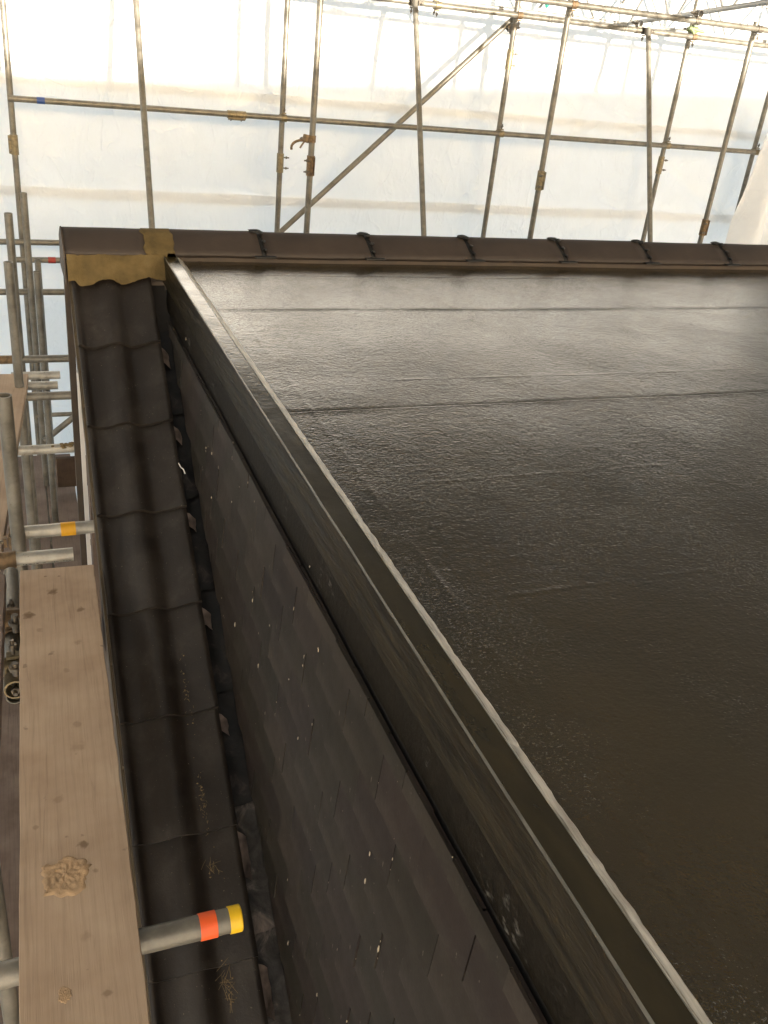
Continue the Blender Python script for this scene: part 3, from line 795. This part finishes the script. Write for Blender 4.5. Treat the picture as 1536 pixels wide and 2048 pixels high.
# inner row
G_I = 'inner row of uprights behind the ridge'
IX = [2.275, 4.365, 6.250]
lab_i = ['upright with a hanging swivel clamp and rusty sleeve, left of centre', 'bright-topped upright rising to the upper tube, sleeve half way down', 'rightmost full upright, sunlit at the top, rusty sleeve near the ridge']
ins = []
for i, x in enumerate(IX):
    o = tube((x, YI, GROUND), (x, YI, .33), lab_i[i], group=G_I); ins.append(o)
sleeve(ins[0], (IX[0], YI, -1.06), UP, (.3, -1, 0), 'rust', .15, out2=Vector((-1, -.2, 0)))
sleeve(ins[1], (IX[1], YI, -1.08), UP, (.8, -.8, 0), 'coupler', .16, out2=Vector((-1, -.3, 0)))
sleeve(ins[2], (IX[2], YI, -1.43), UP, (.8, -.8, 0), 'rust', .15, out2=Vector((-1, -.3, 0)))
k = clamp(ins[0], (IX[0], YI, -.86), UP, Vector((.3, .2, 1)), 'rust', (-.05, -.01, 0.0))
hk = MB((IX[0] - .06, YI, -.9))
pr = None
for q in range(9):
    a = R(200 - 190 * q / 8); p = Vector((IX[0] - .115 + .055 * math.cos(a), YI - .02, -.905 - .03 * math.sin(-a) - .03 + .012 * q * 0.5))
    if pr is not None: hk.cyl(pr, p, .010, 8)
    pr = p
hk.cyl((IX[0] - .10, YI - .02, -.93), (IX[0] - .055, YI - .02, -.86), .007, 8)
hk.build('open_flap', 'rust', k)
I_left = tube((.13, YI, GROUND), (.13, YI, -1.35), 'upright in the left cluster just behind the tallest short post')
# ledger with blue tape and a rusty sleeve
led = tube((.085, YO - .05, -.822), (7.56, YO - .05, -.826), 'long horizontal ledger tube across the whole sheeting, blue tape at left', 'galv')
band(led, 'blue_tape', (.33, YO - .05, -.8221), XX, .06, TR + .0015, 'blue')
sleeve(led, (1.90, YO - .05, -.823), XX, (0, -.5, -1), 'coupler', .16)
# diagonal brace
br = tube((4.47, YO + .05, .165), (2.10, YO + .05, -2.06), 'diagonal brace tube falling from top centre down to the left')
clamp(ups[2], (4.445, YO, .075), UP, Vector((1, 0, .94)), 'bolt', (-.03, .05, 0))
# top tubes
lo = tube((2.4, YO - .07, .172), (9.0, YO - .07, .172), 'lower of the two sunlit top tubes, carrying the leaning poles')
for x in (3.98, 4.75, 5.55): 
    band(lo, 'weld_collar', (x, YO - .07, .172), XX, .012, TR + .003, 'galv'); band(lo, 'weld_collar', (x + .03, YO - .07, .172), XX, .012, TR + .003, 'galv')
clamp(lo, (4.445, YO - .07, .172), XX, UP, 'rust', (0, .07, 0))
clamp(lo, (6.375, YO - .07, .172), XX, UP, 'rust', (0, .07, 0))
clamp(lo, (3.64, YO - .07, .172), XX, XX, 'coupler', (0, .05, .01))
clamp(lo, (5.72, YO - .07, .172), XX, YY, 'bolt', (0, 0, .052))
hi = tube((3.0, YI - .06, .272), (9.0, YI - .06, .272), 'upper of the two sunlit top tubes at the top right')
clamp(hi, (IX[1], YI - .06, .272), XX, UP, 'rust', (0, .06, 0))
clamp(hi, (IX[2], YI - .06, .272), XX, UP, 'bolt', (0, .06, 0))
clamp(hi, (5.58, YI - .06, .272), XX, YY, 'bolt', (0, 0, .052))
# leaning poles (rakers) between the top tube and the far side of the roof
def raker(x, lab):
    ytop, ybot = YO - .13, YO - .13 - .42 * 1.95
    o = tube((x, ytop - .42 * 4.6, .20 - 4.6 ), (x, ytop, .20), lab, group='leaning poles hung from the lower top tube')
    clamp(o, (x, ytop - .0, .172), Vector((0, .4, 1)), XX, 'bolt', (0, .055, .0)); return o
raker(1.06, 'leaning pole at left standing behind the yellow mortar joint'); raker(3.395, 'leaning pole in the middle crossing the diagonal brace'); raker(5.79, 'leaning pole at right crossing another upright near the ridge')
k = clamp(ups[3], (6.375, YO, .235), UP, XX, 'green_coupler', (.0, -.06, 0))
b = MB((6.375, YO - .05, .23)); b.cyl((6.29, YO - .08, .245), (6.47, YO - .08, .225), .016, 8); b.cyl((6.30, YO - .08, .262), (6.36, YO - .08, .20), .014, 8); b.build('coupler_arm', 'green_coupler', k)
# lattice trusses of the temporary roof
def truss(p0, p1, depth, label, n, r=.021, rw=.013):
    p0 = Vector(p0); p1 = Vector(p1); e_ = empty('lattice_truss', p0); tag(e_, label, 'truss', 'lattice trusses of the temporary roof')
    b = MB(p0); b.cyl(p0, p1, r, 14); b.build('bottom_chord', 'alu', e_)
    u = UP * depth; b = MB(p0 + u); b.cyl(p0 + u, p1 + u, r, 14); b.build('top_chord', 'alu', e_)
    for i in range(n):
        a = p0 + (p1 - p0) * (i / n); m_ = p0 + (p1 - p0) * ((i + .42) / n) + u; c_ = p0 + (p1 - p0) * ((i + .84) / n)
        b = MB(a); b.cyl(a, m_, rw, 10); b.build('web', 'alu', e_)
        b = MB(c_); b.cyl(c_, m_, rw, 10); b.build('web', 'alu', e_)
truss((5.80, 8.66, .228), (5.72, -.9, .228 + .115 * 9.56), .42, 'lattice truss rising towards the viewer at the top right corner', 13)
truss((3.45, 8.66, .228), (3.37, -.9, .228 + .115 * 9.56), .42, 'lattice truss overhead left of the corner one, outside the picture', 13)
truss((2.4, 8.69, .215), (9.5, 8.69, .215), .42, 'lattice truss hidden behind the lower top tube, its webs showing above it', 9)
b = MB((4.79, 8.55, .30)); b.ball((4.83, 8.6, .30), .028, (.8, .8, 1.3), 10, 8); b.cyl((4.83, 8.6, .31), (4.83, 8.6, .36), .009, 8)
o = b.build('cable_tie', 'teal'); tag(o, 'small teal plastic tie above the lower top tube', 'tie')
bb = MB((6.55, 7.0, .52)); bb.cyl((6.02, 7.1, .425), (7.0, 6.7, .58), .010, 10); bb.cyl((6.05, 7.09, .43), (6.09, 7.075, .436), .016, 10); bb.cyl((6.14, 7.05, .444), (6.18, 7.035, .45), .016, 10)
o = bb.build('tie_rod', 'alu'); tag(o, 'thin tie rod with a threaded end at the top right edge', 'rod')

# ---- left hand scaffold
tube((-.055, 3.06, -4.2), (-.055, 3.06, -1.200), 'nearest short post at the left edge with paint spot, level with the plank end')
tube((-.010, 5.16, -5.0), (-.010, 5.16, -1.290), 'short post at left with its open top beside the taller post')
tube((.012, 6.00, -5.0), (.012, 6.00, -1.213), 'taller short post at left, cut off below the end of the ridge')
tube((.165, 6.75, GROUND), (.165, 6.75, -1.75), 'dark post in the left cluster below the level of the cross tubes')
tube((.205, 7.9, GROUND), (.205, 7.9, -1.95), 'rear dark post in the left cluster with a bolted clamp')
def cross(y, z, xa, xb, lab, mat='galv', r=TR): return tube((xa, y, z), (xb, y, z), lab, mat, r)
c1 = cross(8.39, -1.93, -2.6, 1.2, 'highest of the cross tubes left of the ridge end')
c2 = cross(8.32, -2.06, .03, 1.2, 'second cross tube from the top, left of the ridge end')
c3 = cross(7.56, -2.12, -2.0, 1.2, 'third cross tube from the top, left of the mortar')
c4 = cross(6.0, -2.115, -1.2, .34, 'long cross tube with brown end at left, just above the pointed plank')
c5 = cross(5.54, -2.055, -.05, .222, 'upper of two short stub tubes with open ends beside the pointed plank', 'galv_bright')
c6 = cross(5.32, -2.035, -.05, .197, 'lower of two short stub tubes with open ends beside the pointed plank', 'galv_bright')
c7 = cross(5.18, -2.045, -.05, .30, 'cross tube just below the two stub tubes, reaching the verge')
c8 = cross(4.41, -2.02, -.16, .27, 'bright cross tube with a lump of dried mud on it', 'galv_bright')
c9 = cross(3.14, -1.765, -.05, .215, 'cross tube with a wrap of yellow tape', 'galv_bright')
c10 = cross(2.93, -1.750, -.30, .121, 'short tube with printed marks and an open end above the plank end', 'galv_bright')
c11 = cross(1.245, -1.648, -.40, .327, 'near tube poking out over the tiles with orange tape and yellow cap', 'galv', .0252)
cross(7.4, -3.085, .10, .6, 'thin cross tube low down behind the left cluster', 'galv', .018)
tube((.14, 7.35, -3.29), (.55, 7.35, -2.95), 'short dark diagonal brace low down left of the gable')
clamp(c9, (-.06, 3.14, -1.765), XX, UP, 'rust', (0, -.055, 0))
band(c4, 'brown_end_wrap', (-.16, 6.0, -2.115), XX, .25, TR + .003, 'rust')
band(c9, 'yellow_tape', (.118, 3.14, -1.765), XX, .052, TR + .0016, 'yellow')
band(c11, 'orange_tape', (.262, 1.245, -1.648), XX, .034, .0268, 'orange')
cp = MB((.32, 1.245, -1.648)); cp.cyl((.305, 1.245, -1.648), (.3285, 1.245, -1.648), .0272, 24); cp.cyl((.3285, 1.245, -1.648), (.3305, 1.245, -1.648), .0272, 24, .0255); cp.build('end_cap', 'yellow_cap', c11)
band(c2, 'red_tape', (.33, 8.32, -2.06), XX, .06, TR + .002, 'red')
# stamped print on the short tube: small worn ink marks
b = MB((.03, 2.93, -1.75)); x = -.045
while x < .108:
    wd = rnd.choice((.004, .006, .008, .003)); hh = rnd.uniform(-.2, .2)
    for (a0, a1) in ((-.55, -.38),) if rnd.random() < .5 else ((-.55, -.5), (-.43, -.38)):
        q = []
        for (xx, aa) in ((x, a0), (x + wd, a0), (x + wd, a1), (x, a1)):
            q.append((xx, 2.93 - (TR + .0006) * math.cos(aa), -1.75 + (TR + .0006) * math.sin(aa)))
        if rnd.random() < .85: b.add(q, [[0, 1, 2, 3]])
    x += wd + rnd.uniform(.003, .008)
b.build('stamped_print', 'ink', c10)
band(c10, 'rusty_band', (-.115, 2.93, -1.75), XX, .10, TR + .006, 'rust')
# mud on the cross tube
b = MB((.185, 4.41, -2.0)); 
for q in range(26):
    b.ball((.185 + rnd.gauss(0, .022), 4.40 + rnd.uniform(-.02, .01), -1.998 + rnd.uniform(-.006, .006)), rnd.uniform(.005, .011), (1.2, 1, .7), 7, 5, .4)
o = b.build('mud_lump', 'mud'); tag(o, 'lump of dried mud on the bright cross tube beside the verge', 'mud')

# scaffold boards --------------------------------------------------------------
def board(far, near, wdt, z, label, mat='board', th=.038, iron=False, ragged=0.0, seed=0, group=None):
    far = Vector(far).to_3d(); near = Vector(near).to_3d(); d_ = (near - far); L = d_.length; d_.normalize(); s_ = Vector((-d_.y, d_.x, 0))
    far.z = near.z = z
    og = (far + near) / 2
    n = 70; vs = []; fs = []
    # rows along the length; section of 8 points with eased arrises
    prof = [(-.5, -th), (.5, -th), (.5, -.004), (.492, 0), (0, .0005), (-.492, 0), (-.5, -.004)]
    ang = math.atan2(d_.y, d_.x) + math.pi / 2
    for j in range(n + 1):
        t_ = L * (j / n - .5)
        for (a, b_) in prof:
            e_ = .0018 * noise.noise(Vector((t_ * 11, a * 2, seed))) + (.004 * max(0, noise.noise(Vector((t_ * 60, a, seed)))) if abs(a) > .4 and b_ > -.01 else 0)
            jj = ragged * noise.noise(Vector((a * 22, seed, 1))) if j in (0, n) else 0
            vs.append((a * wdt + (-e_ if a > 0 else e_), -t_ + jj, b_ + .0012 * noise.noise(Vector((t_ * 2, a * 2, seed + 3)))))
    k = len(prof)
    for j in range(n):
        for q in range(k): fs.append([j * k + q, j * k + (q + 1) % k, (j + 1) * k + (q + 1) % k, (j + 1) * k + q])
    fs.append(list(range(k))); fs.append([n * k + q for q in range(k)][::-1])
    me = mesh('scaffold_board', vs, fs)
    o = obj('scaffold_board', me, mat, None, og); o.rotation_euler = (0, 0, ang); tag(o, label, 'plank', group); return o
G_B = 'scaffold boards at walking level'
plank = board((.0575, 2.605, 0), (-.045, -.9, 0), .219, -1.60, 'long pale plank beside the verge, spotted and splashed with plaster', ragged=.006, seed=1, group=G_B)
board((-.205, 2.60, 0), (-.250, 1.33, 0), .225, -1.60, 'narrow sliver of brown plank at the left edge, left of the long plank', 'board_old', seed=2, group=G_B)
board((-.070, 5.36, 0), (-.245, 3.30, 0), .225, -1.975, 'pinkish plank tapering to a point behind the nearest post', 'board', seed=3, group=G_B)
G_L = 'scaffold boards of the lift below'
board((.25, 8.0, 0), (.18, 2.0, 0), .225, -3.72, 'dirty plank of the lower lift, below the taped tube', 'board_old', seed=4, group=G_L)
board((.015, 8.0, 0), (-.060, 2.0, 0), .225, -3.72, 'lower-lift plank under the left post cluster', 'board_old', seed=5, group=G_L)
board((-.215, 7.0, 0), (-.296, 2.0, 0), .225, -3.72, 'lower-lift plank glimpsed through the narrow gap at left', 'board_old', seed=6, group=G_L)
board((.47, 5.9, 0), (.40, 2.0, 0), .20, -3.70, 'lower-lift plank lying against the gable wall', 'board_old', seed=8, group=G_L)
b = MB((.35, 7.3, -3.6)); b.box((.215, 7.22, -3.66), (.62, 7.26, -3.40)); o = b.build('toe_board', 'board_dark'); tag(o, 'dark brown toe board standing on the lower lift', 'plank')
b = MB((.1, 5.5, -3.8)); b.cyl((-.8, 6.5, -3.79), (.6, 6.5, -3.79), TR, 14); o = b.build('scaffold_tube', 'galv'); tag(o, 'tube carrying the lower lift boards, mostly hidden', 'tube')
tube((-.178, 1.87, -5.0), (-.178, 1.87, -1.70), 'pale upright in the bottom left corner below the planks')
t5 = tube((-.7, 2.26, -1.70), (.10, 2.26, -1.70), 'transom tube under the planks, glimpsed in the gap with its couplers')
t6 = tube((-.088, 2.20, -1.760), (-.085, 2.86, -1.760), 'short ledger tube glimpsed in the gap near the plank end')
clamp(t6, (-.086, 2.50, -1.752), YY, XX, 'rust', (0, 0, .053)); clamp(t5, (-.083, 2.26, -1.70), XX, YY, 'coupler', (0, -.08, -.0))
bolt(t5, (-.078, 2.17, -1.66), UP, .04, .009); bolt(t6, (-.074, 2.43, -1.70), UP, .06, .010)

# plaster splash and specks on the long plank
def splat(c, rx, ry, label, seed, h=.004, mat='splat'):
    rr = random.Random(seed); b = MB(c); cx, cy, cz = c
    n = 48; m_ = 12; vs = [(cx, cy, cz + h)]; fs = []
    for j in range(1, m_ + 1):
        for i in range(n):
            a = 2 * math.pi * i / n; rad = (j / m_) * (1 + .42 * noise.noise(Vector((math.cos(a) * 1.6, math.sin(a) * 1.6, seed))) + .35 * noise.noise(Vector((math.cos(a) * 5, math.sin(a) * 5, seed))))
            zz = h * (.55 + .9 * noise.noise(Vector((math.cos(a) * rad * 11, math.sin(a) * rad * 6, seed + 2)))) if j < m_ else -.001
            vs.append((cx + rx * rad * math.cos(a), cy + ry * rad * math.sin(a), cz + zz))
    for i in range(n): fs.append([0, 1 + i, 1 + (i + 1) % n])
    for j in range(m_ - 1):
        for i in range(n):
            p, q = 1 + j * n + i, 1 + j * n + (i + 1) % n; fs.append([p, p + n, q + n, q])
    b.add(vs, fs, True); o = b.build('plaster_splash', mat); tag(o, label, 'plaster', 'dried splashes on the long plank'); return o
splat((.002, 1.405, -1.5995), .050, .046, 'large rough plaster splash on the long plank near the capped tube', 3, .0065)
splat((-.018, 1.137, -1.5995), .012, .016, 'small pale plaster blob near the bottom of the long plank', 5, .002)

def stained(mat_name, o, spots):
    """the plank's own material with feathered brown drip marks soaked into it"""
    mt = M[mat_name].copy(); mt.name = mat_name + '_stained'; n = mt.node_tree.nodes; l = mt.node_tree.links
    p = next(q for q in n if q.type == 'BSDF_PRINCIPLED'); src = p.inputs['Base Color'].links[0].from_socket
    tc = next(q for q in n if q.type == 'TEX_COORD')
    nz = n.new('ShaderNodeTexNoise'); nz.inputs['Scale'].default_value = 70; nz.inputs['Detail'].default_value = 3; l.new(tc.outputs['Object'], nz.inputs['Vector'])
    prev = None
    for (x, y, r, k) in spots:
        lp = Matrix.Rotation(-o.rotation_euler.z, 4, 'Z') @ (Vector((x, y, -1.6)) - o.location)
        vd = n.new('ShaderNodeVectorMath'); vd.operation = 'DISTANCE'; vd.inputs[1].default_value = lp; l.new(tc.outputs['Object'], vd.inputs[0])
        ad = n.new('ShaderNodeMath'); ad.operation = 'MULTIPLY_ADD'; ad.inputs[1].default_value = r * 1.7; l.new(nz.outputs['Fac'], ad.inputs[0]); l.new(vd.outputs['Value'], ad.inputs[2])
        mr = n.new('ShaderNodeMapRange'); l.new(ad.outputs[0], mr.inputs[0])
        for i_, v_ in enumerate((r * 1.35, r * 1.95, k, 0)): mr.inputs[i_ + 1].default_value = v_
        if prev is None: prev = mr.outputs[0]
        else:
            mx = n.new('ShaderNodeMath'); mx.operation = 'MAXIMUM'; l.new(prev, mx.inputs[0]); l.new(mr.outputs[0], mx.inputs[1]); prev = mx.outputs[0]
    mix = n.new('ShaderNodeMix'); mix.data_type = 'RGBA'; l.new(prev, mix.inputs[0]); l.new(src, mix.inputs[6]); mix.inputs[7].default_value = (.115, .068, .034, 1)
    l.new(mix.outputs[2], p.inputs['Base Color']); o.data.materials[0] = mt
stained('board', plank, [(.036, 2.47, .016, .75), (.108, 2.36, .013, .65), (-.034, 2.36, .017, .8), (.041, 1.476, .011, .7), (.060, 1.40, .007, .4), (.06, 1.86, .014, .3), (.055, 1.78, .018, .25), (.055, 1.12, .010, .5), (.02, 2.56, .006, .6), (.06, 2.555, .006, .6), (-.01, 2.28, .010, .3), (.09, 2.2, .012, .3), (.05, 2.08, .010, .25), (.0, 1.62, .014, .3), (.03, 1.25, .012, .25), (-.05, 1.55, .008, .35)])

# ================================================================== DEBRIS ON THE ROOF
def tile_pt(x, y, lift=.006):
    uu = (x - .204) / TW; h = .0
    for (a, ha), (b_, hb) in zip(PROF, PROF[1:]):
        if a <= uu <= b_: h = ha + (hb - ha) * (uu - a) / (b_ - a)
    i = max(0, math.ceil((TIP0 - y) / DY - 1e-6)); yt = TIP0 - DY * i; s_ = (y - yt) / math.cos(PITCH)
    return Vector((x, y, z0(y) - .030 + h - s_ * .045 + lift))
def straw(cx, cy, n, sx, sy, lmin, lmax, label, seed, stuff=False):
    rr = random.Random(seed); og = tile_pt(cx, cy); b = MB(og)
    for q in range(n):
        p = tile_pt(cx + rr.gauss(0, sx), cy + rr.gauss(0, sy), .004 + .008 * rr.random())
        a = rr.uniform(0, math.pi) if rr.random() < .6 else rr.gauss(math.pi / 2, .5); L = rr.uniform(lmin, lmax)
        dv = Vector((math.cos(a), math.sin(a) * math.cos(PITCH), math.sin(a) * math.sin(PITCH) + rr.uniform(-.05, .25)))
        bend = Vector((rr.uniform(-.3, .3), rr.uniform(-.3, .3), rr.uniform(-.1, .3))) * L * .3
        b.cyl(p - dv * L / 2, p + bend * .5, .0005, 5); b.cyl(p + bend * .5, p + dv * L / 2, .0005, 5, .0003)
    for q in range(n // 2):
        p = tile_pt(cx + rr.gauss(0, sx), cy + rr.gauss(0, sy * 1.2), .003); b.ball(p, rr.uniform(.001, .0026), (1.3, 1, .7), 6, 4, .4)
    o = b.build('straw_clump', 'straw'); tag(o, label, 'straw', 'bits of straw on the tiles')
    if stuff: o['kind'] = 'stuff'
straw(.380, 1.535, 22, .010, .024, .012, .045, 'biggest clump of straw, on the tile below the capped tube', 1)
straw(.378, 1.40, 16, .008, .03, .004, .012, 'straw crumbs trailing down the lowest tile', 5, True)
straw(.388, 1.80, 14, .010, .02, .008, .03, 'wisp of straw just above the orange-taped tube', 2, True)
straw(.391, 1.945, 30, .006, .035, .004, .012, 'trail of straw crumbs in the tile valley above the wisp', 3, True)
straw(.392, 2.22, 20, .008, .05, .003, .010, 'faint scatter of straw crumbs high on the tiles', 4, True)
b = MB((.489, 2.87, -1.42)); 
pts = [Vector((.482, 2.89, z0(2.89) + .004)), Vector((.486, 2.872, z0(2.872) + .008)), Vector((.494, 2.866, z0(2.866) + .007)), Vector((.498, 2.858, z0(2.858) - .002))]
for p, q in zip(pts, pts[1:]): b.cyl(p, q, .0022, 7)
o = b.build('plastic_scrap', 'pvc'); tag(o, 'tiny curl of white plastic on the right edge of a tile', 'scrap')
# crumbs caught on the slate edges: too many to count
b = MB((.53, 1.6, -1.5)); rr = random.Random(11)
for q in range(300):
    j = rr.randrange(0, 12); yy = rr.uniform(.45, 3.2); zz = -1.1185 - GA * j
    if zz < z0(yy) + .02: continue
    if rr.random() < .55:
        k = round((yy - .826) / SW - (.5 if j % 2 else 0)); yy = .826 + (k + (.5 if j % 2 else 0)) * SW; zz += rr.uniform(0, .10) if rr.random() < .7 else 0
    s_ = rr.uniform(.0008, .0022) * (1.0 if rr.random() < .9 else 1.7)
    b.ball((.5335 + rr.uniform(0, .003), yy, zz + .001), s_, (.6, .7, rr.uniform(1, 3.4)), 6, 4, .5)
o = b.build('mortar_crumbs', 'crumb'); o['kind'] = 'stuff'; tag(o, 'pale mortar crumbs caught along the slate edges', 'crumbs')
